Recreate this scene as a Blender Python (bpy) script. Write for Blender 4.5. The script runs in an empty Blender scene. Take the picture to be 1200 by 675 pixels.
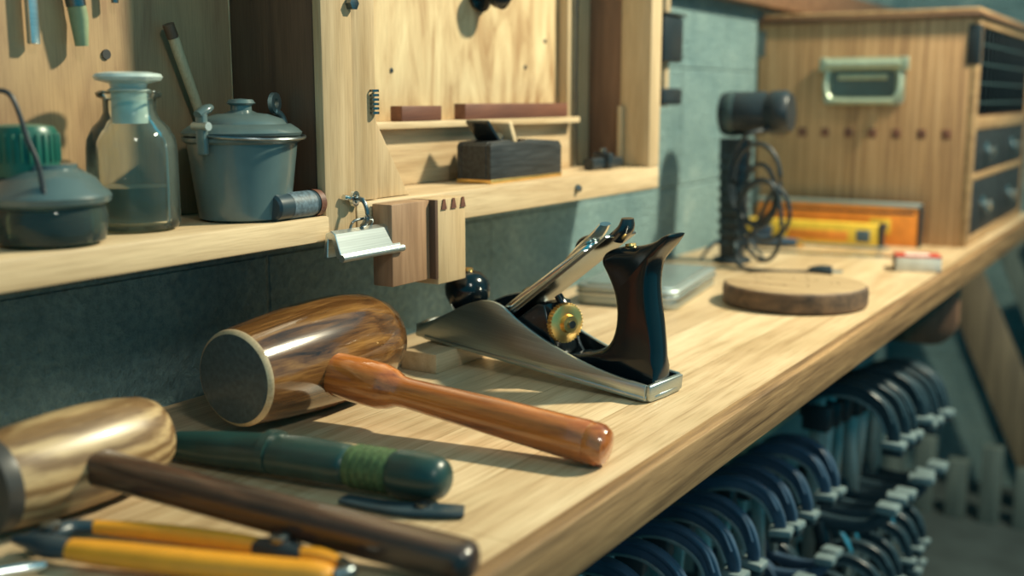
import bpy, bmesh, math, random
from mathutils import Vector, Matrix
random.seed(7)
B=0.85   # bench top height
SC=bpy.context.scene
# ------------------------------------------------------------------ materials
def new(name):
    m=bpy.data.materials.new(name); m.use_nodes=True
    nt=m.node_tree; b=nt.nodes['Principled BSDF']; return m,nt,b
def setp(b,rough=.5,metal=0,coat=0,spec=None):
    b.inputs['Roughness'].default_value=rough; b.inputs['Metallic'].default_value=metal
    if coat:
        b.inputs['Coat Weight'].default_value=coat; b.inputs['Coat Roughness'].default_value=.06
    if spec is not None: b.inputs['Specular IOR Level'].default_value=spec
def ramp(nt,fac,stops):
    r=nt.nodes.new('ShaderNodeValToRGB'); e=r.color_ramp.elements
    e[0].position,e[0].color=stops[0][0],(*stops[0][1],1)
    e[1].position,e[1].color=stops[-1][0],(*stops[-1][1],1)
    for p,c in stops[1:-1]:
        k=e.new(p); k.color=(*c,1)
    nt.links.new(fac,r.inputs['Fac']); return r.outputs['Color']
def mapping(nt,scale,rot=(0,0,0)):
    tc=nt.nodes.new('ShaderNodeTexCoord'); mp=nt.nodes.new('ShaderNodeMapping')
    mp.inputs['Scale'].default_value=scale; mp.inputs['Rotation'].default_value=rot
    nt.links.new(tc.outputs['Object'],mp.inputs['Vector']); return mp.outputs['Vector']
def noise(nt,vec,scale=1,detail=4,dist=0,rough=.55):
    n=nt.nodes.new('ShaderNodeTexNoise'); n.inputs['Scale'].default_value=scale; n.inputs['Detail'].default_value=detail
    n.inputs['Distortion'].default_value=dist; n.inputs['Roughness'].default_value=rough
    nt.links.new(vec,n.inputs['Vector']); return n.outputs['Fac']
def bump(nt,b,h,strength=.2,dist=.002):
    k=nt.nodes.new('ShaderNodeBump'); k.inputs['Strength'].default_value=strength; k.inputs['Distance'].default_value=dist
    nt.links.new(h,k.inputs['Height']); nt.links.new(k.outputs['Normal'],b.inputs['Normal'])
def mixc(nt,a,b_,fac,mode='MULTIPLY'):
    m=nt.nodes.new('ShaderNodeMix'); m.data_type='RGBA'; m.blend_type=mode
    if isinstance(fac,(int,float)): m.inputs[0].default_value=fac
    else: nt.links.new(fac,m.inputs[0])
    for i,v in ((6,a),(7,b_)):
        if isinstance(v,tuple): m.inputs[i].default_value=(*v,1)
        else: nt.links.new(v,m.inputs[i])
    return m.outputs[2]
def plain(name,c,rough=.5,metal=0,coat=0,var=.15,nscale=60,bmp=0,spec=None):
    m,nt,b=new(name); setp(b,rough,metal,coat,spec)
    v=mapping(nt,(1,1,1)); n=noise(nt,v,nscale,4)
    lo=tuple(x*(1-var) for x in c); hi=tuple(min(1,x*(1+var)) for x in c)
    nt.links.new(ramp(nt,n,[(.3,lo),(.7,hi)]),b.inputs['Base Color'])
    if bmp: bump(nt,b,n,bmp,.001)
    return m
def wood(name,c1,c2,axis='y',freq=60,ratio=14,rough=.5,coat=0,dist=.6,fine=.35,bmp=.15,mid=None):
    m,nt,b=new(name); setp(b,rough,0,coat)
    s=[freq]*3; s['xyz'.index(axis)]=freq/ratio
    n=noise(nt,mapping(nt,s),1,5,dist)
    st=[(.3,c1),(.68,c2)]
    if mid: st=[(.3,c1),(.5,mid),(.7,c2)]
    col=ramp(nt,n,st)
    s2=[900]*3; s2['xyz'.index(axis)]=25
    f=noise(nt,mapping(nt,s2),1,2)
    col=mixc(nt,col,ramp(nt,f,[(.35,(.55,.5,.45)),(.55,(1,1,1))]),fine)
    nt.links.new(col,b.inputs['Base Color'])
    if bmp: bump(nt,b,f,bmp,.0006)
    return m
def rings(name,c1,c2,axis='y',scale=30,rough=.4,coat=0,off=(0,0,.03)):
    m,nt,b=new(name); setp(b,rough,0,coat)
    tc=nt.nodes.new('ShaderNodeTexCoord'); mp=nt.nodes.new('ShaderNodeMapping'); mp.inputs['Location'].default_value=off
    s=[1,1,1]; s['xyz'.index(axis)]=.25; mp.inputs['Scale'].default_value=s
    nt.links.new(tc.outputs['Object'],mp.inputs['Vector'])
    w=nt.nodes.new('ShaderNodeTexWave'); w.wave_type='RINGS'; w.rings_direction=axis.upper()
    w.inputs['Scale'].default_value=scale; w.inputs['Distortion'].default_value=5; w.inputs['Detail'].default_value=3; w.inputs['Detail Scale'].default_value=1.6
    nt.links.new(mp.outputs['Vector'],w.inputs['Vector'])
    col=ramp(nt,w.outputs['Fac'],[(.1,c1),(.9,c2)])
    s2=[700]*3; s2['xyz'.index(axis)]=20
    f=noise(nt,mapping(nt,s2),1,2)
    col=mixc(nt,col,ramp(nt,f,[(.35,(.45,.4,.35)),(.55,(1,1,1))]),.5)
    nt.links.new(col,b.inputs['Base Color']); return m
def glass(name,tint,dif=.03,blend=.18):
    m=bpy.data.materials.new(name); m.use_nodes=True; nt=m.node_tree; nt.nodes.clear()
    o=nt.nodes.new('ShaderNodeOutputMaterial'); t=nt.nodes.new('ShaderNodeBsdfTransparent'); g=nt.nodes.new('ShaderNodeBsdfGlossy')
    d=nt.nodes.new('ShaderNodeBsdfDiffuse'); d.inputs['Color'].default_value=(.5,.6,.55,1)
    g.inputs['Roughness'].default_value=.03; g.inputs['Color'].default_value=(1,1,1,1); t.inputs['Color'].default_value=(*tint,1)
    lw=nt.nodes.new('ShaderNodeLayerWeight'); lw.inputs['Blend'].default_value=blend
    mx=nt.nodes.new('ShaderNodeMixShader'); nt.links.new(lw.outputs['Fresnel'],mx.inputs[0]); nt.links.new(t.outputs[0],mx.inputs[1]); nt.links.new(g.outputs[0],mx.inputs[2])
    m2=nt.nodes.new('ShaderNodeMixShader'); m2.inputs[0].default_value=dif; nt.links.new(mx.outputs[0],m2.inputs[1]); nt.links.new(d.outputs[0],m2.inputs[2])
    nt.links.new(m2.outputs[0],o.inputs['Surface']); return m

M={}
def bench_mat():
    m,nt,b=new('bench_pine'); setp(b,.38)
    tc=nt.nodes.new('ShaderNodeTexCoord'); sp=nt.nodes.new('ShaderNodeSeparateXYZ'); cb=nt.nodes.new('ShaderNodeCombineXYZ')
    nt.links.new(tc.outputs['Object'],sp.inputs[0]); nt.links.new(sp.outputs['Y'],cb.inputs['X']); nt.links.new(sp.outputs['X'],cb.inputs['Y'])
    br=nt.nodes.new('ShaderNodeTexBrick'); br.inputs['Scale'].default_value=1; br.inputs['Brick Width'].default_value=1.7; br.inputs['Row Height'].default_value=.088
    br.inputs['Mortar Size'].default_value=.0005; br.inputs['Color1'].default_value=(1,.99,.96,1); br.inputs['Color2'].default_value=(.84,.79,.72,1); br.inputs['Mortar'].default_value=(.5,.43,.32,1)
    nt.links.new(cb.outputs[0],br.inputs['Vector'])
    n=noise(nt,mapping(nt,(75,3.0,75)),1,7,.9,.62)
    col=ramp(nt,n,[(.28,(.42,.285,.16)),(.42,(.60,.44,.275)),(.55,(.68,.52,.34)),(.72,(.76,.61,.42))])
    col=mixc(nt,col,br.outputs['Color'],1)
    f=noise(nt,mapping(nt,(500,14,500)),1,2); col=mixc(nt,col,ramp(nt,f,[(.3,(.60,.54,.44)),(.5,(1,1,1))]),.6)
    sm=noise(nt,mapping(nt,(9,5,9)),1,4); col=mixc(nt,col,ramp(nt,sm,[(.35,(.78,.75,.68)),(.6,(1,1,1))]),.8)
    nt.links.new(col,b.inputs['Base Color']); bump(nt,b,f,.1,.0005); return m
M['bench']=bench_mat()
M['edge']=wood('bench_edge_grain',(.10,.05,.02),(.40,.235,.105),'y',120,34,.5,0,.5,.6)
M['pale']=wood('pale_pine',(.44,.30,.165),(.66,.50,.31),'y',45,12)
M['palez']=wood('pale_pine_upright',(.42,.285,.15),(.62,.46,.28),'z',45,12)
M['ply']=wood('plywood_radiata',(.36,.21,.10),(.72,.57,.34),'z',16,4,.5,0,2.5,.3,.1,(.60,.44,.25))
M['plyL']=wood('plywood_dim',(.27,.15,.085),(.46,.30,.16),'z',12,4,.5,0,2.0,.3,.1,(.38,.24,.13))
M['dark']=wood('dark_brown_board',(.07,.035,.022),(.15,.078,.042),'z',30,14,.5)
M['midz']=wood('teak_sample',(.22,.12,.065),(.40,.24,.14),'z',60,14,.5)
M['redbrown']=wood('redwood_strip',(.10,.04,.028),(.22,.085,.05),'y',60,12,.5)
M['redz']=wood('redwood_upright',(.13,.065,.04),(.25,.13,.075),'z',60,14,.5)
M['chest']=wood('chest_striped_oak',(.19,.09,.042),(.58,.36,.19),'z',100,48,.5,0,.2,.35,.1,(.46,.26,.12))
M['chestd']=wood('chest_frame_wood',(.30,.17,.08),(.5,.31,.15),'y',60,14,.5)
M['lidw']=wood('chest_top_wood',(.12,.06,.035),(.24,.13,.07),'x',60,14,.5)
M['mal1']=wood('mallet_varnished_elm',(.025,.010,.004),(.30,.145,.042),'y',75,10,.16,.9,1.2,.6,.05,(.13,.055,.017))
M['malend']=plain('mallet_end_grain',(.060,.072,.070),.35,0,.2,.3,220,.2)
M['hand1']=wood('mallet_handle_cherry',(.17,.040,.010),(.62,.20,.040),'x',85,14,.2,.9,.6,.3,.05,(.46,.13,.026))
M['mal2']=rings('mallet_oak',(.22,.125,.055),(.52,.355,.18),'y',36,.35,.35)
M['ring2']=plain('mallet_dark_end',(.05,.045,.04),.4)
M['walnut']=wood('walnut_handle',(.022,.012,.009),(.095,.045,.027),'x',90,14,.3,.35)
M['disc']=wood('disc_wood_top',(.28,.18,.09),(.48,.34,.19),'x',70,12,.55)
M['bark']=wood('disc_rim',(.05,.032,.022),(.19,.11,.06),'x',80,3,.7)
M['blackgloss']=plain('black_lacquer',(.005,.010,.013),.16,0,0,.1,60,0,.45)
M['black']=plain('black_plastic',(.014,.022,.028),.4)
M['cast']=plain('black_japanning',(.010,.015,.018),.24,0,.4,.2,120,.1)
M['blkwood']=wood('ebonised_wood',(.006,.008,.01),(.04,.045,.048),'y',260,12,.5,0,.5,.5,.5)
def steel(name,c,r=.25,ax='x'):
    m,nt,b=new(name); setp(b,r,1)
    s=[900]*3; s['xyz'.index(ax)]=12
    n=noise(nt,mapping(nt,s),1,3); nt.links.new(ramp(nt,n,[(.3,tuple(x*.75 for x in c)),(.7,c)]),b.inputs['Base Color'])
    bump(nt,b,n,.05,.0003); return m
M['steel']=steel('ground_steel',(.52,.58,.57),.38)
M['chrome']=steel('nickel_plate',(.78,.82,.80),.18)
M['bright']=steel('brushed_bright_steel',(.82,.86,.84),.34,'y')
M['dsteel']=steel('dark_steel',(.24,.27,.28),.3)
M['alum']=steel('grey_alloy',(.56,.62,.60),.5)
M['brass']=plain('brass',(.85,.56,.20),.36,1,0,.1)
M['enamel']=plain('grey_enamel',(.085,.125,.125),.28,0,.4,.15,25)
M['enameld']=plain('dark_enamel',(.035,.058,.06),.3,0,.3)
M['green']=plain('green_cap',(.010,.10,.07),.35)
M['olive']=plain('olive_sheath',(.014,.045,.040),.36,0,.1,.25,40,.1)
M['olive2']=plain('olive_rubber_wrap',(.065,.115,.045),.6,0,0,.35,300,.5)
M['orange']=plain('orange_grip',(.76,.31,.02),.32,0,.3,.08)
M['lvlo']=plain('orange_level_paint',(.78,.25,.03),.4)
M['yellow']=plain('yellow_paint',(.78,.50,.05),.4)
M['clampb']=plain('clamp_blue',(.040,.075,.125),.38)
M['clampk']=plain('clamp_dark',(.022,.042,.055),.36)
M['clampg']=plain('clamp_grey_pad',(.14,.19,.20),.4)
M['red']=plain('matchbox_red',(.42,.05,.03),.5)
M['white']=plain('card_white',(.65,.64,.58),.6)
M['water']=glass('clear_liquid',(.82,.86,.79),.05)
M['glass']=glass('bottle_glass',(.93,.96,.94),.035,.22)
M['glassd']=glass('dark_jar_glass',(.35,.46,.42),.06,.25)
M['frost']=plain('frosted_stopper',(.50,.58,.54),.3,0,.3)
M['cream']=plain('cream_hammertone',(.42,.48,.37),.28,.5)
M['label']=plain('paper_label',(.08,.12,.15),.5,0,0,.5,300)
M['cable']=plain('black_cable',(.02,.028,.034),.4)
M['bristle']=plain('brush_ferrule_green',(.25,.30,.17),.5)
def concrete():
    m,nt,b=new('painted_concrete'); setp(b,.7)
    v=mapping(nt,(1,1,1)); n=noise(nt,v,9,6,.3,.65); f=noise(nt,v,110,6,0,.7)
    col=ramp(nt,n,[(.3,(.15,.26,.275)),(.6,(.255,.38,.38)),(.75,(.40,.50,.47))])
    col=mixc(nt,col,ramp(nt,f,[(.35,(.50,.58,.60)),(.6,(1,1,1))]),.8)
    tc=nt.nodes.new('ShaderNodeTexCoord'); sp=nt.nodes.new('ShaderNodeSeparateXYZ'); cb=nt.nodes.new('ShaderNodeCombineXYZ')
    nt.links.new(tc.outputs['Object'],sp.inputs[0]); nt.links.new(sp.outputs['Y'],cb.inputs['X']); nt.links.new(sp.outputs['Z'],cb.inputs['Y'])
    mp=nt.nodes.new('ShaderNodeMapping'); mp.inputs['Location'].default_value=(-.185,.03,0); nt.links.new(cb.outputs[0],mp.inputs['Vector'])
    br=nt.nodes.new('ShaderNodeTexBrick'); br.inputs['Scale'].default_value=1; br.inputs['Brick Width'].default_value=.40; br.inputs['Row Height'].default_value=.20
    br.inputs['Mortar Size'].default_value=.003; br.inputs['Mortar Smooth'].default_value=.7
    for k in ('Color1','Color2'): br.inputs[k].default_value=(1,1,1,1)
    br.inputs['Mortar'].default_value=(.70,.75,.77,1); nt.links.new(mp.outputs[0],br.inputs['Vector'])
    col=mixc(nt,col,br.outputs['Color'],.5)
    nt.links.new(col,b.inputs['Base Color']); 
    mm=nt.nodes.new('ShaderNodeMath'); mm.operation='ADD'; nt.links.new(n,mm.inputs[0]); nt.links.new(f,mm.inputs[1])
    mf=nt.nodes.new('ShaderNodeMath'); mf.operation='MULTIPLY'; mf.inputs[1].default_value=.5; nt.links.new(br.outputs['Fac'],mf.inputs[0])
    m3=nt.nodes.new('ShaderNodeMath'); m3.operation='SUBTRACT'; nt.links.new(mm.outputs[0],m3.inputs[0]); nt.links.new(mf.outputs[0],m3.inputs[1])
    bump(nt,b,m3.outputs[0],1.0,.010); return m
M['wall']=concrete()
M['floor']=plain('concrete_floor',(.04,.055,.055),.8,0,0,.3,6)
M['plankg']=wood('weathered_board',(.06,.085,.08),(.15,.185,.165),'z',50,14,.6)
M['plankb']=wood('brown_board',(.10,.075,.05),(.24,.18,.11),'z',50,14,.6)

# ------------------------------------------------------------------ mesh helpers
def bbox(x0,x1,y0,y1,z0,z1,bev=.0015,seg=2):
    bm=bmesh.new(); bmesh.ops.create_cube(bm,size=1)
    for v in bm.verts:
        v.co=Vector(((x0+x1)/2+v.co.x*(x1-x0),(y0+y1)/2+v.co.y*(y1-y0),(z0+z1)/2+v.co.z*(z1-z0)))
    if bev: bmesh.ops.bevel(bm,geom=bm.edges[:],offset=bev,segments=seg,affect='EDGES',profile=.5)
    return bm
def lathe(prof,seg=48):
    bm=bmesh.new(); rings_=[]
    for r,z in prof:
        if r<1e-5: rings_.append([bm.verts.new((0,0,z))])
        else: rings_.append([bm.verts.new((r*math.cos(2*math.pi*i/seg),r*math.sin(2*math.pi*i/seg),z)) for i in range(seg)])
    for a,b in zip(rings_,rings_[1:]):
        for i in range(seg):
            j=(i+1)%seg
            if len(a)==1 and len(b)==1: continue
            if len(a)==1: bm.faces.new((a[0],b[i],b[j]))
            elif len(b)==1: bm.faces.new((a[i],a[j],b[0]))
            else: bm.faces.new((a[i],a[j],b[j],b[i]))
    bmesh.ops.recalc_face_normals(bm,faces=bm.faces[:]); return bm
def spline(pts,n=8):
    P=[Vector(p) for p in pts]; out=[]
    for i in range(len(P)-1):
        p0=P[max(i-1,0)];p1=P[i];p2=P[i+1];p3=P[min(i+2,len(P)-1)]
        for k in range(n):
            t=k/n; out.append(.5*((2*p1)+(p2-p0)*t+(2*p0-5*p1+4*p2-p3)*t*t+(3*p1-p0-3*p2+p3)*t**3))
    out.append(P[-1]); return out
def tube(pts,rad,seg=14,flat=1.0,up=(0,0,1),power=2.0,smooth=0):
    if isinstance(rad,(int,float)): rad=[rad]*len(pts)
    if smooth:
        q=spline([(*p,) for p in pts],smooth); rr=spline([(r,0,0) for r in rad],smooth); pts=q; rad=[r.x for r in rr]
    P=[Vector(p) for p in pts]; bm=bmesh.new(); R=[]; up=Vector(up)
    for i,p in enumerate(P):
        t=(P[min(i+1,len(P)-1)]-P[max(i-1,0)]).normalized()
        s=t.cross(up)
        if s.length<1e-3: s=t.cross(Vector((1,0,0.01)))
        s.normalize(); n=s.cross(t).normalized(); ring=[]
        for k in range(seg):
            a=2*math.pi*k/seg; c,sn=math.cos(a),math.sin(a)
            e=2/power; cx=math.copysign(abs(c)**e,c); cy=math.copysign(abs(sn)**e,sn)
            ring.append(bm.verts.new(p+s*rad[i]*cx+n*rad[i]*flat*cy))
        R.append(ring)
    for a,b in zip(R,R[1:]):
        for k in range(seg): bm.faces.new((a[k],a[(k+1)%seg],b[(k+1)%seg],b[k]))
    bm.faces.new(R[0][::-1]); bm.faces.new(R[-1])
    bmesh.ops.recalc_face_normals(bm,faces=bm.faces[:]); return bm
def prism(pts,th,bev=0,seg=2,plane='xz'):
    bm=bmesh.new()
    def mk(p,s):
        return (p[0],s,p[1]) if plane=='xz' else ((p[0],p[1],s) if plane=='xy' else (s,p[0],p[1]))
    a=[bm.verts.new(mk(p,-th/2)) for p in pts]; b=[bm.verts.new(mk(p,th/2)) for p in pts]
    f1=bm.faces.new(a); f2=bm.faces.new(b[::-1]); n=len(pts)
    for i in range(n): bm.faces.new((a[i],b[i],b[(i+1)%n],a[(i+1)%n]))
    bmesh.ops.recalc_face_normals(bm,faces=bm.faces[:])
    if bev:
        caps=set(list(f1.edges)+list(f2.edges))
        bmesh.ops.bevel(bm,geom=list(caps),offset=bev,segments=seg,affect='EDGES',profile=.5)
    return bm
def roundprism(pts,th,ins,steps=6):
    n=len(pts); A=sum(pts[i][0]*pts[(i+1)%n][1]-pts[(i+1)%n][0]*pts[i][1] for i in range(n)); sg=1 if A>0 else -1
    N=[]
    for i in range(n):
        t=Vector(pts[(i+1)%n])-Vector(pts[i-1]); t.normalize(); N.append(Vector((-t.y,t.x))*sg)
    bm=bmesh.new(); R=[]
    for k in range(-steps,steps+1):
        a=k/steps*math.pi/2; y=th/2*math.sin(a); w=1-math.cos(a)
        R.append([bm.verts.new((pts[i][0]+N[i].x*ins[i]*w,y,pts[i][1]+N[i].y*ins[i]*w)) for i in range(n)])
    for a,b in zip(R,R[1:]):
        for i in range(n): bm.faces.new((a[i],a[(i+1)%n],b[(i+1)%n],b[i]))
    bm.faces.new(R[0][::-1]); bm.faces.new(R[-1])
    bmesh.ops.recalc_face_normals(bm,faces=bm.faces[:]); return bm
def T(x,y,z): return Matrix.Translation((x,y,z))
def Rz(d): return Matrix.Rotation(math.radians(d),4,'Z')
def Ry(d): return Matrix.Rotation(math.radians(d),4,'Y')
def Rx(d): return Matrix.Rotation(math.radians(d),4,'X')
def along(p,d):
    return T(*p)@Vector(d).to_track_quat('Z','Y').to_matrix().to_4x4()
class Ob:
    def __init__(s,name,origin=(0,0,0),rot=None):
        s.name=name; s.o=Vector(origin); s.rot=rot or Matrix.Identity(4); s.me=bpy.data.meshes.new(name); s.bm=bmesh.new(); s.mats=[]
    def add(s,bm,mat,mx=None,sm=True):
        m=M[mat] if isinstance(mat,str) else mat
        if m not in s.mats: s.mats.append(m)
        i=s.mats.index(m)
        if mx is not None: bm.transform(mx)
        for f in bm.faces: f.material_index=i; f.smooth=sm
        t=bpy.data.meshes.new('t'); bm.to_mesh(t); bm.free(); s.bm.from_mesh(t); bpy.data.meshes.remove(t); return s
    def box(s,x0,x1,y0,y1,z0,z1,mat,bev=.0015,mx=None): return s.add(bbox(x0,x1,y0,y1,z0,z1,bev),mat,mx)
    def done(s,ang=38):
        s.bm.to_mesh(s.me); s.bm.free()
        for m in s.mats: s.me.materials.append(m)
        s.me.set_sharp_from_angle(angle=math.radians(ang))
        ob=bpy.data.objects.new(s.name,s.me); ob.matrix_world=Matrix.Translation(s.o)@s.rot
        bpy.context.collection.objects.link(ob); return ob

# ------------------------------------------------------------------ room
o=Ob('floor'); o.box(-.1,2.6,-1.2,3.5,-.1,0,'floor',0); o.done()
o=Ob('wall_left'); o.box(-.12,0,-1.2,3.5,0,2.7,'wall',0); o.done()
o=Ob('wall_back'); o.box(0,2.6,3.4,3.5,0,2.7,'wall',0); o.done()
o=Ob('trim_1',(0,2.3,B+.475)); o.box(.001,.03,-.8,.85,-.03,.03,'lidw'); o.done()

# ------------------------------------------------------------------ workbench
o=Ob('workbench',(0,1.4,B))
o.box(.002,.428,-2.1,1.52,-.040,0,'bench',.0012)
o.box(.4283,.4425,-2.1,1.52,-.0402,-.0002,'edge',.0012)
o.box(.002,.05,-2.1,1.52,-.10,-.0405,'pale',.002)
for yy in (-1.2,.68):
    pts=[(.002,-.0405),(.418,-.0405),(.418,-.125)]
    for k in range(7):
        a=math.radians(k*15); pts.append((.373+.045*math.cos(a),-.125-.045*math.sin(a)))
    pts+=[(.08,-.17),(.002,-.30)]
    o.add(prism(pts,.03,.003),'redz',T(0,yy,0))
o.done()

# ------------------------------------------------------------------ wall cabinet with shelf
o=Ob('wall_cabinet',(0,.8,B))
Y=-.8
o.box(.001,.125,-.5+Y,.735+Y,.147,.169,'pale',.002)
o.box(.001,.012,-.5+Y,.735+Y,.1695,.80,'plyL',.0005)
o.box(.0125,.112,.736+Y,.770+Y,.149,.80,'dark',.001)  # side panel, dark reddish brown beside the pale posts
o.box(.1125,.122,.734+Y,.774+Y,.149,.80,'palez',.001)
o.box(.0125,.118,.7745+Y,.811+Y,.178,.80,'palez',.001)
o.box(.001,.012,.736+Y,1.425+Y,.1775,.80,'ply',.0005)
o.box(.001,.122,.776+Y,1.430+Y,.147,.177,'pale',.002)       # sill
o.box(.0125,.034,.8115+Y,1.33+Y,.1775,.238,'pale',.0015)      # ledge board
o.box(.0125,.050,.8115+Y,1.33+Y,.2385,.246,'pale',.001)
o.box(.0125,.028,1.335+Y,1.398+Y,.1775,.80,'palez',.002)      # stile
o.box(.0285,.034,1.345+Y,1.352+Y,.1775,.80,'dsteel',.001)
o.box(.0125,.076,1.3985+Y,1.425+Y,.1775,.80,'redz',.001)
o.box(.0765,.122,1.396+Y,1.430+Y,.1775,.80,'palez',.0015)
o.box(.0765,.0835,1.388+Y,1.3955+Y,.1775,.26,'palez',.001)
o.add(prism([(.8115+Y,.252),(.8115+Y,.1775),(.868+Y,.1775),(.862+Y,.184),(.818+Y,.250)],.016,.001,2,'yz'),'palez',T(.104,0,0))
for (yy,zz,r) in ((.60,.305,.004),(.56,.42,.004),(.655,.40,.004),(.50,.30,.003)):
    o.add(lathe([(0,0),(r,0),(r,.0015),(0,.0015)],20),'ring2',along((.0121,yy+Y,zz),(1,0,0)))
for yy,zz in ((.97,.30),(1.25,.31),(1.30,.345)):
    o.add(lathe([(0,0),(.003,0),(.0025,.0012),(0,.0015)],16),'dsteel',along((.0121,yy+Y,zz),(1,0,0)))
o.add(lathe([(0,0),(.005,0),(.005,.003),(.003,.006),(0,.0065)],16),'dsteel',along((.122,1.19+Y,.162),(1,0,0)))
o.add(lathe([(0,0),(.006,0),(.006,.006),(0,.007)],6),'dsteel',along((.122,.772+Y,.352),(1,0,0)))
o.add(lathe([(0,0),(.022,0),(.024,.006),(.01,.012),(.012,.02),(.02,.026),(.022,.034),(.014,.042),(0,.044)],32),'blackgloss',along((.0121,1.14+Y,.396),(1,0,0)))
for k in range(6): o.add(lathe([(.0042,0),(.0042,.0022),(.0022,.0022)],12),'dsteel',T(.1205,.806+Y,.256+k*.004))
o.done()

o=Ob('screw_hook',(.124,.765,B+.17))
o.add(tube([(0,0,.012),(.012,0,.012),(.018,0,.004),(.018,0,-.008),(.012,0,-.012)],.0020,10,smooth=5),'dsteel')
o.add(tube([(.002,-.012,.014),(.004,.012,.010)],.0025,10),'chrome'); 
o.add(lathe([(.004,-.001),(.007,-.001),(.007,.002),(.004,.002),(.004,-.001)],24),'chrome',along((.004,.0,.012),(1,.2,0)))
o.done()

# bulldog clip: long rolled-edge body
o=Ob('bulldog_clip',(.136,.765,B+.146))
o.add(prism([(-.006,.009),(.000,.0115),(.005,.009),(.011,-.008),(.014,-.0085),(.0145,-.012),(.010,-.0135),(.006,-.0115),(.001,.004),(-.003,.004),(-.004,-.012),(-.009,-.012)],.084,.0006,1),'bright')
o.add(tube([(.0125,-.043,-.0115),(.0125,.043,-.0115)],.0034,14),'bright')
o.add(tube([(-.002,-.014,.010),(.002,-.012,.018),(.002,.012,.018),(-.002,.014,.010)],.0013,8,smooth=4),'dsteel')
o.done()

o=Ob('dovetail_joint_block',(.1365,.855,B+.135))
o.box(-.013,.010,-.060,-.002,-.036,.040,'midz',.0012)
o.box(-.013,.016,.003,.050,-.042,.040,'palez',.0012)
o.box(-.0125,.0165,-.0018,.0028,-.036,.040,'dark',.0005)
for k in range(3):
    yy=.008+k*.016; o.add(prism([(yy,0),(yy+.009,0),(yy+.006,.010),(yy+.003,.010)],.001,0,1,'yz'),'redbrown',T(.0167,0,.030))
o.done()

# ------------------------------------------------------------------ shelf items (shelf top .169)
S=B+.1692
def jar():
    o=Ob('spirit_burner_jar',(.087,.486,S))
    o.add(lathe([(0,.001),(.030,0),(.036,.003),(.038,.012),(.038,.022),(.036,.028),(.034,.030),(.034,.027),(.0355,.02),(.0355,.008),(.03,.004),(0,.004)],56),'glassd')
    o.add(lathe([(0,.006),(.033,.006),(.034,.018),(0,.018)],40),'enameld')
    o.add(lathe([(.036,.027),(.041,.030),(.042,.034),(.040,.037),(.036,.040),(.032,.046),(.024,.051),(.020,.053),(.020,.056),(0,.056)],56),'enamel')
    c=T(-.011,-.009,0)
    o.add(lathe([(.0215,.048),(.0225,.057),(.0225,.078),(.020,.082),(.012,.0835),(0,.0835)],40),'green',c)
    for k in range(28):
        a=k*2*math.pi/28; o.box(-.0008,.0008,-.0008,.0008,.058,.077,'green',.0003,c@T(.0227*math.cos(a),.0227*math.sin(a),0))
    def W(a,z,f=.033): return (.849*a+.52*f,.528*a-.84*f,z)
    o.add(tube([W(-.024,.103),W(-.016,.106),W(-.008,.104),W(-.003,.094),W(.002,.075),W(.008,.058),W(.012,.036,.036),W(.013,.032,.039)],.0017,10,smooth=6),'black')
    o.done()
jar()
def bottle():
    o=Ob('reagent_bottle',(.064,.578,S))
    k=1.1
    def s(p): return [(r*k,z) for r,z in p]
    o.add(lathe(s([(0,.003),(.024,.001),(.029,.002),(.031,.006),(.031,.060),(.030,.070),(.026,.079),(.0205,.085),(.018,.090),(.0178,.100),(.0215,.102),(.0225,.105),(.020,.107),
                 (.0155,.107),(.0158,.092),(.0175,.086),(.0245,.078),(.0285,.069),(.0292,.060),(.0290,.008),(.026,.005),(0,.006)]),64),'glass')
    o.add(lathe(s([(0,.0065),(.0282,.0075),(.0284,.034),(0,.034)]),48),'water')
    o.add(lathe(s([(0,.082),(.0120,.082),(.0150,.107),(.012,.109),(.013,.112),(.022,.1145),(.0235,.117),(.022,.1195),(.015,.121),(0,.121)]),40),'frost')
    o.done()
bottle()
def pail():
    o=Ob('lidded_pail',(.080,.679,S))
    k=1.1
    def s(p): return [(r*k,z) for r,z in p]
    o.add(lathe(s([(0,.002),(.031,0),(.0345,.002),(.0365,.02),(.0415,.064),(.0445,.066),(.0450,.069),(.0425,.070),(.040,.068),(.036,.04),(.033,.006),(0,.006)]),64),'enamel')
    o.add(lathe(s([(.0425,.0705),(.0445,.0705),(.0455,.073),(.0425,.076),(.037,.080),(.034,.080),(.031,.084),(.020,.088),(.012,.089),(.008,.091),(.008,.095),(.011,.097),(.009,.100),(0,.101)]),56),'enamel')
    o.box(.002,.012,-.0535,-.0475,.056,.090,'enamel',.002)
    o.add(tube([(.007,-.0545,.088),(.007,-.046,.092),(.006,-.040,.094)],[.0045,.0055,.004],14,.7,smooth=3),'enamel')
    o.add(tube([(-.001,-.0515,.079),(.016,-.0515,.079)],.0035,14),'alum')
    o.add(tube([(0,.044,.058),(0,.0515,.062),(0,.0525,.075),(0,.048,.086),(0,.040,.09)],.003,10,smooth=4),'alum')
    o.add(lathe([(.0042,-.002),(.0090,-.002),(.0090,.002),(.0042,.002),(.0042,-.002)],24),'alum',along((0,.040,.097),(1,.3,0)))
    o.add(tube([(.002,-.051,.074)]+[(.0535*math.sin(a),-.050*math.cos(a),.072-.004*math.sin(a)) for a in [math.radians(k) for k in range(15,180,15)]]+[(.002,.050,.074)],.0015,8,smooth=2),'dsteel')
    o.done()
pail()
o=Ob('wooden_dowel',(.0195,.710,S+.002)); o.add(tube([(0,.014,0),(.002,-.018,.075),(.004,-.050,.150)],[.0030,.0042,.0048],14,smooth=3),'palez'); o.add(lathe([(0,0),(.005,0),(.005,.012),(0,.013)],16),'dark',along((.004,-.050,.149),(0,-.38,.92))); o.done()
o=Ob('small_spray_can',(.1155,.702,S+.0115))
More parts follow.
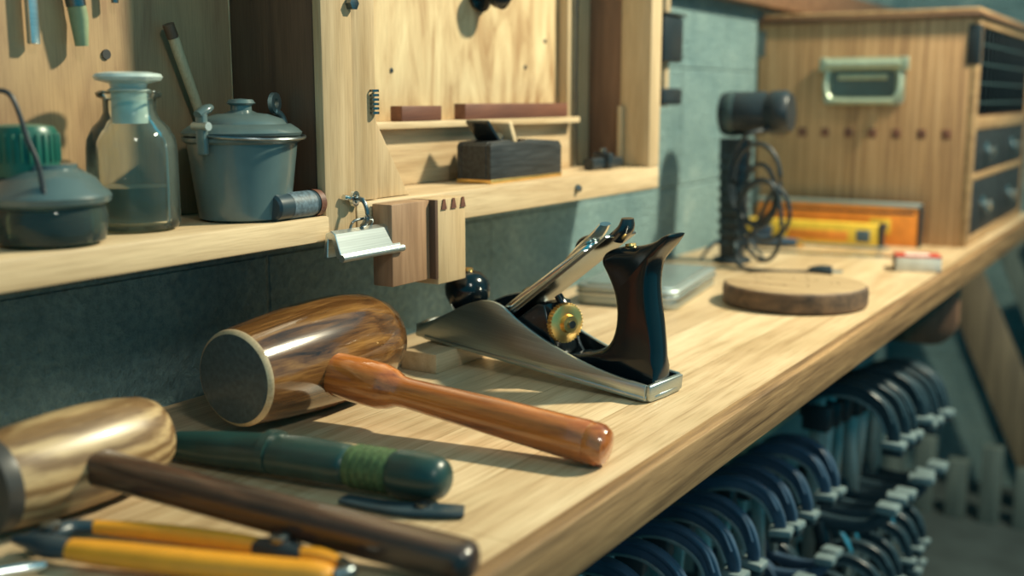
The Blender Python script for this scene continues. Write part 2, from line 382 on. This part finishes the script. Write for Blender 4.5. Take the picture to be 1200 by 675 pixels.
o.add(lathe([(0,-.03),(.009,-.03),(.0112,-.028),(.0112,.022),(.010,.026),(.010,.029),(0,.030)],32),'clampk',along((0,0,0),(-.05,1,0)))
o.add(lathe([(.0114,-.012),(.0114,.018)],32),'label',along((0,0,0),(-.05,1,0)))
o.add(lathe([(.0118,.022),(.0118,.029),(.004,.0305),(0,.0305)],32),'redbrown',along((0,0,0),(-.05,1,0))); o.done()

o=Ob('hanging_brush',(.024,.566,B+.31))
o.add(tube([(0,.003,0),(0,.002,.02),(0,0,.032)],[.006,.0085,.0085],16,.7),'bristle'); o.add(tube([(0,0,.030),(0,-.003,.05)],.009,16,.7),'dsteel')
o.add(tube([(0,-.003,.05),(0,-.006,.09),(0,-.012,.2)],[.008,.0055,.007],16,smooth=4),'walnut'); o.done()
o=Ob('hanging_file',(.02,.530,B+.31)); o.box(-.003,.003,-.004,.004,0,.11,'bright',.001); o.add(lathe([(0,.105),(.006,.107),(.009,.13),(.008,.19),(0,.2)],20),'green'); o.done()
o=Ob('hanging_screwdriver',(.022,.604,B+.345)); o.add(tube([(0,0,0),(0,0,.03)],.0028,10),'dsteel'); o.add(lathe([(0,.03),(.007,.032),(.010,.05),(.009,.11),(0,.115)],20),'walnut'); o.done()
o=Ob('hanging_awl',(.022,.497,B+.325)); o.add(tube([(0,0,0),(0,0,.05)],[.0012,.003],10),'bright'); o.add(lathe([(0,.05),(.006,.052),(.011,.08),(.009,.12),(0,.125)],20),'walnut'); o.done()

# ------------------------------------------------------------------ sill items
def woodplane():
    o=Ob('wooden_block_plane',(.082,1.104,B+.1772))
    L=.079
    pts=[(-L,.004),(-L,.041),(-L+.004,.045),(-.040,.047),(-.030,.018),(-.012,.018),(.006,.047),(L-.006,.043),(L,.037),(L,.004)]
    for a,b in ((-.0225,-.0165),(.0165,.0225)):
        o.add(prism([(p[0],p[1]) if p[1]!=.018 else (p[0],.0445) for p in pts],b-a,.0008,2,'yz'),'blkwood',T((a+b)/2,0,0))
    o.add(prism(pts,.0328,.0005,1,'yz'),'blkwood')
    o.box(-.0232,.0232,-L-.0003,L+.0003,0,.0045,'brass',.0008)
    o.add(bbox(-.015,.015,-.002,.002,0,.078,.001),'cast',T(0,-.014,.016)@Rx(48))
    o.add(bbox(-.014,.014,-.004,.004,0,.050,.002),'pale',T(0,-.002,.022)@Rx(26))
    o.add(lathe([(0,0),(.010,0),(.010,.004),(0,.0045)],24),'dsteel',along((0,-.034,.046),(0,-.6,.8)))
    o.done()
woodplane()
o=Ob('hardwood_bar',(.041,.976,B+.2463)); o.box(-.008,.008,-.036,.036,0,.016,'redbrown',.001); o.done()
o=Ob('hardwood_bar',(.041,1.178,B+.2463)); o.box(-.008,.008,-.12,.12,0,.018,'redbrown',.001); o.done()
o=Ob('marking_gauge',(.085,1.335,B+.1772)); o.add(tube([(0,-.045,.008),(0,.02,.008),(0,.045,.008)],[.0075,.0078,.006],12,power=4),'black')
o.box(-.014,.014,-.012,.004,0,.022,'black',.004); o.add(lathe([(0,0),(.004,0),(.005,.004),(.003,.006),(0,.007)],16),'dsteel',T(0,-.004,.0215)); o.done()

o=Ob('hand_screw_clamp',(.0405,1.62,B+.26))
o.box(-.02,.02,-.045,.03,.065,.135,'black',.006); o.box(-.02,.02,-.045,.03,.0,.026,'black',.005)
o.add(tube([(0,.0,-.002),(0,0,.40)],.0075,16),'pale'); o.add(tube([(0,-.03,.02),(0,-.03,.07)],.004,12),'dsteel')
o.add(tube([(-.040,.0,.39),(.002,0,.39)],.004,12),'dsteel'); o.box(-.022,.022,-.047,.032,.135,.139,'dsteel',.001); o.box(-.0403,-.020,-.01,.01,.09,.11,'dsteel',.001); o.done()

# ------------------------------------------------------------------ bench: large mallet
def mallet1():
    o=Ob('wooden_mallet',(.122,.709,B+.0487))
    ax=Vector((-.03,1,0)); k=1.03
    def s(p): return [(r*k,z*k) for r,z in p]
    o.add(lathe(s([(0,-.0925),(.031,-.0925),(.0355,-.0918)]),64),'malend',along((0,0,0),ax))
    o.add(lathe(s([(.0355,-.0918),(.0380,-.0898),(.0388,-.088)]),64),'pale',along((0,0,0),ax))
    o.add(lathe(s([(.0388,-.088),(.0425,-.055),(.0455,-.02),(.0470,.010),(.0465,.04),(.0430,.07),(.0370,.088),(.0310,.094),(.026,.095),(0,.095)]),64),'mal1',along((0,0,0),ax))
    base=Vector((-.055,-.022,.003))
    prof=[(0,0),(.014,0),(.0165,.003),(.0170,.02),(.0180,.085),(.0192,.125),(.0190,.148),(.0165,.158),(.0128,.166),(.0124,.175),(.0132,.20),(.0150,.26),(.0162,.315),(.0166,.336),(.0160,.3375),(.0166,.339),(.0160,.3470),(.0130,.3520),(.006,.3540),(0,.3542)]
    sc=.350/.3535
    o.add(lathe([(r,z*sc) for r,z in prof],40),'hand1',along(base,(.338,.018,-.0345)))
    o.done(30)
mallet1()
def mallet2():
    o=Ob('oak_mallet',(.150,.444,B+.0345))
    k=.94
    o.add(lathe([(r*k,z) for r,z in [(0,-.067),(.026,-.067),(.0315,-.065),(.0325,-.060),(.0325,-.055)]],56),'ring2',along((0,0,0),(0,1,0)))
    o.add(lathe([(r*k,z) for r,z in [(.0325,-.055),(.0345,-.04),(.0362,-.01),(.0362,.015),(.0345,.038),(.031,.058),(.027,.0665),(.022,.070),(0,.071)]],56),'mal2',along((0,0,0),(0,1,0)))
    o.add(tube([(-.045,-.010,.006),(.02,-.003,.002),(.04,.000,.000),(.12,.012,-.0065),(.20,.027,-.014),(.270,.039,-.0195),(.288,.042,-.0208),(.293,.043,-.0211)],
               [.0115,.0118,.0120,.0120,.0125,.0130,.0118,.007],28,.88,power=3.2,smooth=4),'walnut')
    o.done(40)
mallet2()
def knife():
    o=Ob('sheathed_knife',(.235,.566,B+.0175))
    d=Vector((.218,.030,0))
    def P(t,z=0): return Vector((-.109,-.016,0))+d*t+Vector((0,0,z))
    o.add(tube([P(-.03,-.006),P(0,-.006),P(.03,-.005),P(.2,-.003),P(.45,0),P(.62,.0),P(.70,.0),P(.72,0)],[.006,.010,.0125,.0155,.0175,.0180,.0172,.0145],32,.82,smooth=5),'olive')
    o.add(tube([P(.40,.001),P(.43,.001)],[.0188,.0188],32,.84),'olive')
    o.add(tube([P(.715,0),P(.73,0),P(.80,0),P(.87,0)],[.015,.0155,.0162,.0158],32,.92,smooth=3),'olive2')
    for k in range(5): o.add(tube([P(.735+k*.028),P(.747+k*.028)],[.0168,.0168],32,.92),'olive2')
    o.add(tube([P(.87),P(.90),P(.97),P(1.03),P(1.055),P(1.065)],[.0150,.0168,.0172,.0150,.0105,.004],32,.96,smooth=4),'olive')
    o.add(tube([(.06,-.018,-.0145),(.10,-.014,-.0145),(.128,-.002,-.0145),(.142,.006,-.0145)],[.007,.009,.010,.008],12,.30,power=3,smooth=3),'clampk')
    o.add(lathe([(.003,0),(.006,0),(.006,.003),(.003,.003),(.003,0)],16),'dsteel',T(.118,-.006,-.0125))
    o.done()
knife()
def pliers():
    o=Ob('pliers',(.29,.430,B+.0105))
    def W(x,y,z=0): return (x-.29,y-.435,z)
    o.add(tube([W(.228,.389),W(.25,.396),W(.30,.412),W(.345,.428),W(.374,.439),W(.382,.442)],[.0075,.0086,.0092,.0090,.0085,.005],20,.85,smooth=4),'orange')
    o.add(tube([W(.211,.419),W(.24,.430),W(.28,.442),W(.314,.450),W(.322,.451)],[.0048,.0060,.0063,.0060,.004],18,.9,smooth=4),'orange')
    o.add(tube([W(.345,.454),W(.360,.457),W(.374,.458)],[.0055,.0066,.004],16,.9,smooth=4),'orange')
    o.add(tube([W(.374,.458),W(.386,.452),W(.382,.442)],.004,12,smooth=4),'dsteel')
    o.add(tube([W(.316,.450),W(.332,.453),W(.350,.455)],[.006,.009,.006],20,.8,smooth=4),'black')
    o.add(lathe([(0,0),(.006,0),(.006,.003),(.004,.004),(0,.004)],24),'dsteel',T(*W(.332,.453,.006)))
    o.add(tube([W(.228,.389),W(.212,.385),W(.198,.384),W(.186,.381)],[.007,.0085,.006,.003],18,.8,smooth=4),'clampk')
    o.add(tube([W(.213,.420),W(.20,.411),W(.198,.398),W(.188,.390)],[.0045,.006,.0065,.003],18,.85,smooth=4),'clampk')
    o.add(lathe([(0,0),(.006,0),(.006,.003),(.004,.004),(0,.004)],24),'dsteel',T(*W(.200,.396,.005)))
    o.done()
pliers()
o=Ob('steel_scriber',(.200,.337,B+.0045)); o.add(tube([(-.03,-.05,0),(.015,.022,0),(.022,.034,0)],[.0042,.0042,.0025],16),'chrome'); o.add(tube([(-.06,-.1,0),(-.03,-.05,0)],.0044,16),'black'); o.done()

# ------------------------------------------------------------------ batten + bench plane
o=Ob('wood_batten',(.118,.922,B)); o.box(-.022,.022,-.052,.052,0,.0200,'pale',.0012); o.done()
def benchplane():
    pit=4.9
    o=Ob('bench_hand_plane',(.3695,.912,B+.0006),Rz(-6)@Ry(pit)@Matrix.Scale(1.06,4))
    L=.272; Wd=.060
    X=lambda x: x-L
    plan=[]
    for k in range(9):
        a=math.radians(90+k*22.5); plan.append((X(.016+.016*math.cos(a)),Wd/2*math.sin(a)))
    plan+=[(X(L-.006),-Wd/2),(X(L-.001),-Wd/2+.006),(X(L),0),(X(L-.001),Wd/2-.006),(X(L-.006),Wd/2)]
    o.add(prism(plan,.005,.0006,1,'xy'),'steel',T(0,0,.0027))
    o.add(prism([(p[0]*.985-.002,p[1]*.93) for p in plan],.003,.0006,1,'xy'),'cast',T(0,0,.0065))
    top=[(.004,.013),(.02,.019),(.04,.030),(.062,.043),(.080,.051),(.094,.054),(.108,.052),(.125,.044),(.15,.034),(.18,.025),(.21,.019),(.24,.016),(.267,.015)]
    sp=[(p.x,p.y) for p in spline([(a,b,0) for a,b in top],4)]
    side=[(X(.267),.001),(X(.004),.001)]+[(X(a),b) for a,b in sp]
    for s_ in (-1,1):
        o.add(prism(side,.0032,.0005,1),'steel',T(0,s_*(Wd/2-.0017),0))
        o.add(prism([(a,b-.0012) for a,b in side[2:]]+[(X(.262),.007),(X(.008),.007)],.0006,0,1),'cast',T(0,s_*(Wd/2-.0037),0))
    o.add(tube([(X(.006),-.025,.009),(X(.000),0,.009),(X(.006),.025,.009)],[.004]*3,10,1.3,smooth=5),'steel')
    o.box(X(.266),X(.2712),-Wd/2+.002,Wd/2-.002,.001,.0148,'steel',.0015)
    o.add(prism([(X(.085),.008),(X(.16),.008),(X(.165),.018),(X(.150),.060),(X(.142),.060),(X(.09),.016)],.042,.0015),'cast')
    for s_ in (-1,1):
        o.add(prism([(X(.12),.008),(X(.178),.008),(X(.168),.02),(X(.150),.05)],.004,.001),'cast',T(0,s_*.018,0))
        o.add(lathe([(0,0),(.005,0),(.005,.003),(0,.004)],16),'chrome',T(X(.168),s_*.010,.009))
        o.add(lathe([(0,0),(.004,0),(.004,.003),(0,.0035)],16),'chrome',T(X(.185),s_*.016,.008))
        o.add(lathe([(0,0),(.0045,0),(.004,.003),(0,.0035)],16),'chrome',T(X(.142),s_*.0225,.020)@Ry(-40))
    mx=T(X(.075),0,.006)@Ry(-42.5)
    o.add(bbox(0,.186,-.0245,.0245,0,.0028,.0006),'dsteel',mx)            # cutting iron
    o.add(bbox(.004,.160,-.0245,.0245,.0030,.0055,.001),'steel',mx)       # chip breaker
    cap=[(.022,-.024),(.030,-.0245),(.075,-.0235),(.105,-.018),(.138,-.0150),(.155,-.013),(.162,-.006),(.162,.006),(.155,.013),(.138,.0150),(.105,.018),(.075,.0235),(.030,.0245),(.022,.024)]
    o.add(prism(cap,.006,.0020,2,'xy'),'chrome',mx@T(0,0,.0088))          # lever cap
    o.add(prism([(a*.62+.022,b*.74) for a,b in cap],.0010,.0003,1,'xy'),'cast',mx@T(0,0,.0122))
    o.add(tube([(.128,0,.0125),(.146,0,.0140),(.166,0,.0150),(.178,0,.018)],[.009,.0115,.0115,.0085],18,.32,smooth=4),'chrome',mx) # cam lever
    o.add(lathe([(0,0),(.007,0),(.0075,.003),(.005,.005),(0,.0055)],24),'chrome',mx@T(.068,0,.0125))
    o.add(tube([(.182,0,.001),(.193,0,.003),(.200,0,.009)],[.013,.0115,.008],18,.5,smooth=4),'cast',mx)
    o.add(tube([(.118,.019,.009),(.126,.019,.020),(.138,.018,.025),(.150,.017,.022)],[.003,.0045,.0055,.003],14,.4,smooth=5),'cast',mx)
    wx,wz=X(.168),.046
    pr=[(0,-.006),(.007,-.006),(.008,-.0035),(.0130,-.0035),(.0150,-.0045),(.0172,-.003),(.0172,.003),(.0150,.004),(.0085,.0045),(.0075,.009),(0,.0095)]
    ay=along((wx,-.012,wz),(1,-.35,.1))
    o.add(lathe(pr,48),'brass',ay)
    o.add(lathe([(0,.0095),(.0035,.0096),(.0035,.0118),(0,.012)],20),'dsteel',ay)
    for k in range(34):
        a=k*2*math.pi/34; o.add(bbox(-.0008,.0008,-.0008,.0008,-.003,.003,.0002),'brass',ay@T(.0174*math.cos(a),.0174*math.sin(a),0))
    o.add(tube([(X(.135),0,.044),(wx-.002,-.010,.046)],.003,12),'steel')
    o.add(tube([(X(.150),0,.066),(X(.158),0,.058),(wx,0,.052)],[.004,.004,.003],12,smooth=3),'cast')
    t=[(.176,.0085),(.175,.018),(.186,.0225),(.200,.027),(.212,.036),(.218,.050),(.2185,.068),(.214,.086),(.206,.100),(.199,.111),(.2015,.121),(.215,.128),(.233,.132),(.249,.139),(.262,.148),(.267,.147),(.2615,.136),(.254,.122),(.252,.104),(.255,.084),(.261,.060),(.2655,.035),(.2675,.0085)]
    tp=[(p.x,p.y*.96) for p in spline([(a,b,0) for a,b in t],3)]
    ins=[]
    for a,b in tp:
        b=b/.96; v=.0075
        if b<.022: v=.001
        elif b<.03: v=.004
        if a>.235 and b>.125: v=.0030
        if a>.255 and b>.135: v=.0016
        if a>.255 and b<.03: v=.003
        ins.append(v)
    o.add(roundprism([(X(a),b) for a,b in tp],.028,ins),'blackgloss')
    o.add(lathe([(0,0),(.005,0),(.0045,.002),(0,.0025)],16),'brass',along((X(.222),0,.1245),(-.25,0,1)))
    o.add(lathe([(0,.008),(.017,.008),(.0175,.011),(.0135,.015),(.010,.022),(.0105,.028),(.017,.036),(.0215,.045),(.0225,.053),(.020,.062),(.013,.068),(.005,.0702),(0,.0702)],40),'blackgloss',T(X(.042),0,0))
    o.add(lathe([(0,.0698),(.0045,.0698),(.004,.0722),(0,.0725)],20),'brass',T(X(.042),0,0))
    o.done(50)
benchplane()

# ------------------------------------------------------------------ metal tin
def rrect(w,h,r,n=6):
    P=[]
    for cx,cy,a0 in ((w/2-r,h/2-r,0),(-w/2+r,h/2-r,90),(-w/2+r,-h/2+r,180),(w/2-r,-h/2+r,270)):
        for k in range(n+1):
            a=math.radians(a0+90*k/n); P.append((cx+r*math.cos(a),cy+r*math.sin(a)))
    return P
o=Ob('metal_tin_tray',(.122,1.405,B+.0003),Rz(9))
o.add(prism(rrect(.138,.232,.018),.014,.002,2,'xy'),'alum',T(0,0,.0072))
o.add(prism(rrect(.146,.240,.022),.003,.001,2,'xy'),'bright',T(0,0,.0155))
o.add(prism(rrect(.142,.236,.02),.009,.004,3,'xy'),'alum',T(0,0,.0215))
o.add(prism(rrect(.12,.21,.014),.002,.0008,2,'xy'),'bright',T(0,0,.0270)); o.done()
o=Ob('round_wood_slab',(.318,1.442,B+.0003))
o.add(lathe([(0,0),(.091,0),(.0945,.003),(.0950,.018),(.0935,.0255),(.091,.0275)],72),'bark')
o.add(lathe([(.091,.0275),(.086,.0283),(.05,.0283),(0,.0283)],72),'disc')
for k in range(22):
    a=random.random()*6.28; r=.07*random.random()**.5; l=.003+.005*random.random(); b=random.random()*3.14; x,y=r*math.cos(a),r*math.sin(a)
    o.add(tube([(x,y,.0286),(x+l*.5*math.cos(b),y+l*.5*math.sin(b),.0292),(x+l*math.cos(b+.5),y+l*math.sin(b+.5),.0286)],.0006,6,smooth=2),'pale')
o.done()

def lamp():
    o=Ob('clamp_work_lamp',(.110,1.758,B+.0003))
    o.add(lathe([(0,0),(.030,0),(.032,.003),(.030,.008),(.014,.011),(0,.011)],40),'black')
    o.add(tube([(0,0,.008),(0,0,.10),(0,.0,.205)],[.019,.021,.024],24,power=3.4),'black')
    for k in range(9): o.add(tube([(0,0,.03+k*.018),(0,0,.036+k*.018)],.0232+k*.0002,24,power=3.4),'clampk')
    d=Vector((1,0.05,.03))
    o.add(lathe([(0,-.024),(.028,-.024),(.034,-.022),(.0355,-.016),(.0355,.045),(.033,.05),(.033,.056),(.0355,.060),(.0355,.082),(.030,.090),(0,.092)],48),'black',along((0,0,.245),d))
    o.add(lathe([(.0359,-.012),(.0368,-.010),(.0368,.000),(.0359,.002)],48),'enameld',along((0,0,.245),d))
    o.add(lathe([(0,-.0245),(.022,-.0245),(.024,-.0260),(0,-.0262)],40),'enamel',along((0,0,.245),d))
    pts=[(.075,-.005,.225)]
    n=5
    for i in range(n*12):
        a=2*math.pi*i/12; c=i/12
        rx=.034+.010*math.sin(c*2.1); rz=.055+.014*math.sin(c*1.3+1)
        pts.append((.046+.006*c+rx*math.cos(a+1.57),-.045-.004*math.sin(c*3)-.003*c,.150-.016*c+rz*math.sin(a+1.57)))
    pts+=[(.055,-.055,.06),(.035,-.07,.03),(.05,-.09,.006),(.10,-.10,.005),(.14,-.095,.006),(.160,-.092,.008)]
    o.add(tube(pts,.0036,8,smooth=3),'cable')
    o.add(tube([(.158,-.092,.009),(.175,-.088,.010),(.192,-.084,.010)],[.006,.0095,.0085],14,smooth=3),'black')
    for q in (-.004,.004): o.add(tube([(.190,-.084+q,.010),(.206,-.080+q,.010)],.0016,8),'chrome')
    for dx,dy in ((-.045,-.03),(.03,-.055),(.05,.02)): o.add(tube([(0,0,.05),(dx*.6,dy*.6,.03),(dx,dy,.003)],.0028,8,smooth=3),'dsteel')
    o.done()
lamp()

o=Ob('spirit_level',(.185,2.118,B+.0003))
o.box(-.155,.148,-.010,.010,0,.072,'lvlo',.002); o.box(-.157,.150,-.0115,.0115,.0722,.0795,'alum',.001)
o.box(.060,.100,-.0108,.0108,.02,.05,'yellow',.002); o.box(.066,.094,-.0112,.0112,.029,.041,'label',.001); o.box(.1485,.153,-.011,.011,0,.076,'black',.001)
o.box(-.13,.14,-.0106,.0106,.059,.064,'black',.0003); o.done()
o=Ob('yellow_level',(.165,2.045,B+.0003),Rz(2))
o.box(-.135,.115,-.011,.011,0,.045,'yellow',.002); o.box(.1155,.122,-.012,.012,0,.047,'black',.001); o.box(-.142,-.1355,-.012,.012,0,.047,'black',.001)
o.box(-.05,.06,-.0116,.0116,.012,.030,'lvlo',.0005); o.box(.075,.10,-.0118,.0118,.012,.034,'label',.001); o.box(-.12,-.08,-.0117,.0117,.012,.034,'clampb',.001)
o.done()
o=Ob('steel_ruler',(.20,1.93,B+.0003),Rz(10)); o.box(-.16,.15,-.014,.014,0,.0015,'chrome',.0003)
for k in range(30): o.box(-.15+k*.01,-.1494+k*.01,-.014,-.008 if k%5 else -.003,.0015,.0018,'black',0)
o.done()
o=Ob('chisel',(.16,1.985,B+.010),Rz(4)); o.add(tube([(-.12,0,0),(-.06,0,0),(-.01,0,0)],[.008,.0095,.007],16,smooth=3),'clampb'); o.add(tube([(-.01,0,0),(.0,0,0)],.0075,14),'brass'); o.box(0,.15,-.005,.005,-.002,.002,'steel',.0005); o.done()
o=Ob('matchbox',(.392,1.832,B+.0003),Rz(18))
o.box(-.034,.034,-.026,.026,.0005,.0235,'white',.0008); o.box(-.0345,.0345,-.0265,.0265,.0225,.0245,'red',.0006); o.box(-.0352,-.034,-.024,.024,.003,.021,'dark',.0002)
o.box(-.018,.018,-.012,.012,.0244,.0248,'white',0); o.done()

# ------------------------------------------------------------------ tool chest
def chest():
    o=Ob('wooden_tool_chest',(.205,2.48,B+.0003))
    x0,x1,y0,y1=-.200,.205,-.33,.36
    o.box(x0,x1-.012,y0,y0+.016,0,.412,'chest',.0015)
    o.box(x1-.0118,x1,y0,y0+.030,0,.412,'chestd',.0015)
    o.box(x0,x0+.014,y0+.0165,y1,0,.412,'chestd',.001)
    o.box(x0,x1,y1-.014,y1,0,.412,'chest',.001)
    o.box(x0+.0145,x1-.004,y0+.0165,y1-.0145,.001,.410,'dark',.001)
    o.box(x0-.003,x1+.006,y0-.006,y1+.006,.4125,.4215,'lidw',.003)
    o.box(x0+.004,x1-.002,y0+.002,y1-.002,.4218,.430,'chestd',.003)
    for a,b in ((.213,.237),(.120,.132),(0,.016),(.398,.412)): o.box(x1-.0115,x1,y0+.0305,y1-.0145,a,b,'chestd',.001)
    o.box(x1-.0115,x1,y1-.03,y1,.0,.412,'chestd',.001)
    for a,b,m in ((.018,.118,'blkwood'),(.134,.211,'blkwood')):
        for ya,yb in ((y0+.033,.01),(.014,y1-.033)):
            o.box(x1-.012,x1-.0015,ya,yb,a,b,m,.002)
            ym=(ya+yb)/2-.03; zm=(a+b)/2
            o.box(x1-.0013,x1+.002,ym-.016,ym+.016,zm-.004,zm+.016,'chrome',.001)
            o.add(lathe([(0,0),(.004,0),(.004,.008),(.009,.012),(.009,.016),(0,.018)],20),'chrome',along((x1,ym,zm),(1,0,0)))
            o.add(tube([(x1+.004,ym-.012,zm+.004),(x1+.010,ym-.010,zm-.012),(x1+.010,ym+.010,zm-.012),(x1+.004,ym+.012,zm+.004)],.002,8,smooth=3),'chrome')
    o.box(x1-.0118,x1-.004,y0+.033,y1-.033,.239,.396,'blkwood',.001)
    for k in range(14): 
        yy=y0+.045+k*.044
        if yy<y1-.04: o.box(x1-.004,x1-.001,yy,yy+.006,.241,.394,'black',.001)
    for k in range(4): o.box(x1-.0035,x1-.0005,y0+.035,y1-.035,.26+k*.035,.264+k*.035,'enameld',.001)
    for k in range(8):
        xx=x0+.040+.0445*k
        if xx<x1-.03: o.box(xx,xx+.016,y0-.0006,y0+.004,.197,.214,'redbrown',.0004)
    o.box(x1-.020,x1+.0008,y0-.0012,y0+.02,.33,.400,'black',.001)
    hx,hz=.006,.302
    o.add(prism(rrect(.150,.088,.012),.003,.001,1,'xz'),'cream',T(hx,y0-.0018,hz))
    o.add(prism(rrect(.118,.050,.010),.002,.0006,1,'xz'),'enamel',T(hx,y0-.0042,hz-.004))
    o.add(tube([(hx-.066,y0-.006,hz+.026),(hx-.068,y0-.012,hz-.012),(hx-.060,y0-.014,hz-.032),(hx-.045,y0-.015,hz-.037),(hx+.045,y0-.015,hz-.037),(hx+.060,y0-.014,hz-.032),(hx+.068,y0-.012,hz-.012),(hx+.066,y0-.006,hz+.026)],.0055,14,smooth=5,up=(0,1,0)),'cream')
    o.add(tube([(hx-.070,y0-.008,hz+.030),(hx+.070,y0-.008,hz+.030)],.0105,18),'cream')
    o.add(tube([(hx-.045,y0-.008,hz+.008),(hx+.045,y0-.008,hz+.008)],.006,14),'cream')
    for sx in (-1,1):
        o.box(hx+sx*.074-.008,hx+sx*.074+.008,y0-.014,y0-.003,hz+.018,hz+.044,'cream',.003)
        for sz in (-1,1): o.add(lathe([(0,0),(.004,0),(.003,.002),(0,.0025)],12),'chrome',along((hx+sx*.066,y0-.0033,hz+sz*.038),(0,-1,0)))
    for zz in (.06,.35): o.box(x0-.003,x0+.012,y0-.002,y0+.02,zz,zz+.05,'dsteel',.001)
    o.done()
chest()

# ------------------------------------------------------------------ clamps under the bench
def clamps():
    o=Ob('bar_clamp_rack',(.0,1.4,B))
    o.box(.215,.237,-.75,.66,-.24,-.205,'pale',.002)
    for yy in (-.70,.0,.6): o.box(.002,.2145,yy,yy+.025,-.24,-.21,'plankb',.002)
    def one(x,y,z,mj,s=1,bl=.36,sl=.15):
        mx=T(x,y,z)@Rz(random.uniform(-9,9))@Ry(random.uniform(-6,6))@Matrix.Scale(s,4)
        o.add(bbox(-.009,.009,-.003,.003,-bl,.02,.0008),'alum',mx)
        pa=[(-.016,0,-.014),(-.010,0,.012),(.014,0,.026),(.050,0,.028),(.080,0,.014),(.094,0,-.010),(.097,0,-.026)]
        o.add(tube(pa,[.0075,.010,.0105,.010,.0095,.0085,.0075],14,.55,up=(0,1,0),power=3.5,smooth=4),mj,mx)
        o.add(tube([(a,b,c+.007) for a,b,c in pa[1:-1]],.0028,10,2.6,up=(0,1,0),power=4,smooth=4),mj,mx)
        o.add(tube([(a*.93,b,c-.008) for a,b,c in pa[1:-1]],.0022,10,3.0,up=(0,1,0),power=4,smooth=4),'clampg',mx)
        o.box(.083,.112,-.012,.012,-.036,-.026,'clampg',.003,mx)
        o.box(.085,.110,-.011,.011,-.044,-.0365,'black',.003,mx)
        o.box(-.018,.018,-.010,.010,-.030,.004,'black',.004,mx)
        pb=[(-.014,0,-sl+.02),(-.008,0,-sl-.004),(.03,0,-sl-.008),(.072,0,-sl-.002),(.096,0,-sl+.018)]
        o.add(tube(pb,[.010,.011,.010,.009,.008],12,.6,up=(0,1,0),power=3.2,smooth=4),mj,mx)
        o.box(.083,.110,-.012,.012,-sl+.020,-sl+.032,'clampg',.003,mx)
        o.add(tube([(.010,0,-sl-.01),(.022,0,-sl-.05),(.030,0,-sl-.10)],[.009,.010,.008],12,1,up=(0,1,0),power=3,smooth=3),'black',mx)
        o.add(tube([(.035,0,-sl-.012),(.052,0,-sl-.04),(.050,0,-sl-.075)],[.004,.005,.004],10,1,up=(0,1,0),smooth=3),'bright',mx)
    for k in range(10):
        one(.265,-.47+k*.068,-.215-.004*k,'clampb')
    for k in range(8):
        one(.300,.24+k*.056,-.195-.006*k,'clampk',1.2,.30,.14)
    for k in range(12):
        one(.20,-.50+k*.095,-.42,'clampk' if k%2 else 'clampb',1.1,.28,.13)
    for k in range(9):
        one(.33,.02+k*.06,-.44,'clampk',.9,.22,.10)
    for k,(m,w) in enumerate((('plankb',.03),('red',.012),('redz',.026),('plankb',.02),('red',.010))):
        o.box(.20,.37,-.70+k*.042,-.70+k*.042+w,-.26-.01*(k%2),-.2405,m,.003)
    o.done()
clamps()

o=Ob('leaning_timber_stack',(.5,3.2,0))
specs=[(.02,.11,-.02,'plankb',-25,.78),(.17,.10,.03,'plankg',-24,.80),(.30,.12,-.01,'plankb',-25,.84),(.45,.09,.04,'plankg',-23,.86),(.60,.12,-.02,'plankb',-24,.86),(.76,.10,.03,'plankg',-25,.9),(.92,.12,-.01,'plankb',-25,.9)]
for x,w,dy,m,t,h in specs:
    o.add(bbox(-w/2,w/2,-.012,.012,.0,h,.002),m,T(x,dy,.03)@Ry(t))
for k in range(5):
    o.box(-.42+k*.085,-.42+k*.085+.05,-.14,-.10,0,.16+.05*(k%2),'plankg',.002)
o.done()

# ------------------------------------------------------------------ camera
cam=bpy.data.cameras.new('camera'); co=bpy.data.objects.new('camera',cam); bpy.context.collection.objects.link(co)
yaw=math.radians(31.9); p=math.radians(9.69)
F=Vector((-math.sin(yaw)*math.cos(p),math.cos(yaw)*math.cos(p),-math.sin(p))); R=Vector((math.cos(yaw),math.sin(yaw),0)); U=R.cross(F)
co.matrix_world=Matrix(((R.x,U.x,-F.x,.77),(R.y,U.y,-F.y,0),(R.z,U.z,-F.z,1.12),(0,0,0,1)))
cam.sensor_width=36; cam.lens=39; cam.clip_start=.02
cam.dof.use_dof=True; cam.dof.focus_distance=.98; cam.dof.aperture_fstop=3.2
SC.camera=co

# ------------------------------------------------------------------ light
def area(name,loc,target,size,power,col):
    l=bpy.data.lights.new(name,'AREA'); l.shape='DISK'; l.size=size; l.energy=power; l.color=col
    ob=bpy.data.objects.new(name,l); bpy.context.collection.objects.link(ob); ob.location=loc
    ob.rotation_euler=(Vector(target)-Vector(loc)).to_track_quat('-Z','Y').to_euler()
area('ceiling_lamp',(1.30,1.95,2.45),(.25,1.0,.9),.14,92,(1,.93,.67))
area('fill_light',(1.7,-.2,2.3),(.2,1.3,.9),.3,9,(1,.95,.80))  # added fill from the camera side, brightens the cabinet face
w=bpy.data.worlds.new('world'); SC.world=w; w.use_nodes=True
bg=w.node_tree.nodes['Background']; bg.inputs['Color'].default_value=(.03,.58,.80,1); bg.inputs['Strength'].default_value=.52
SC.view_settings.view_transform='Standard'; SC.view_settings.look='None'
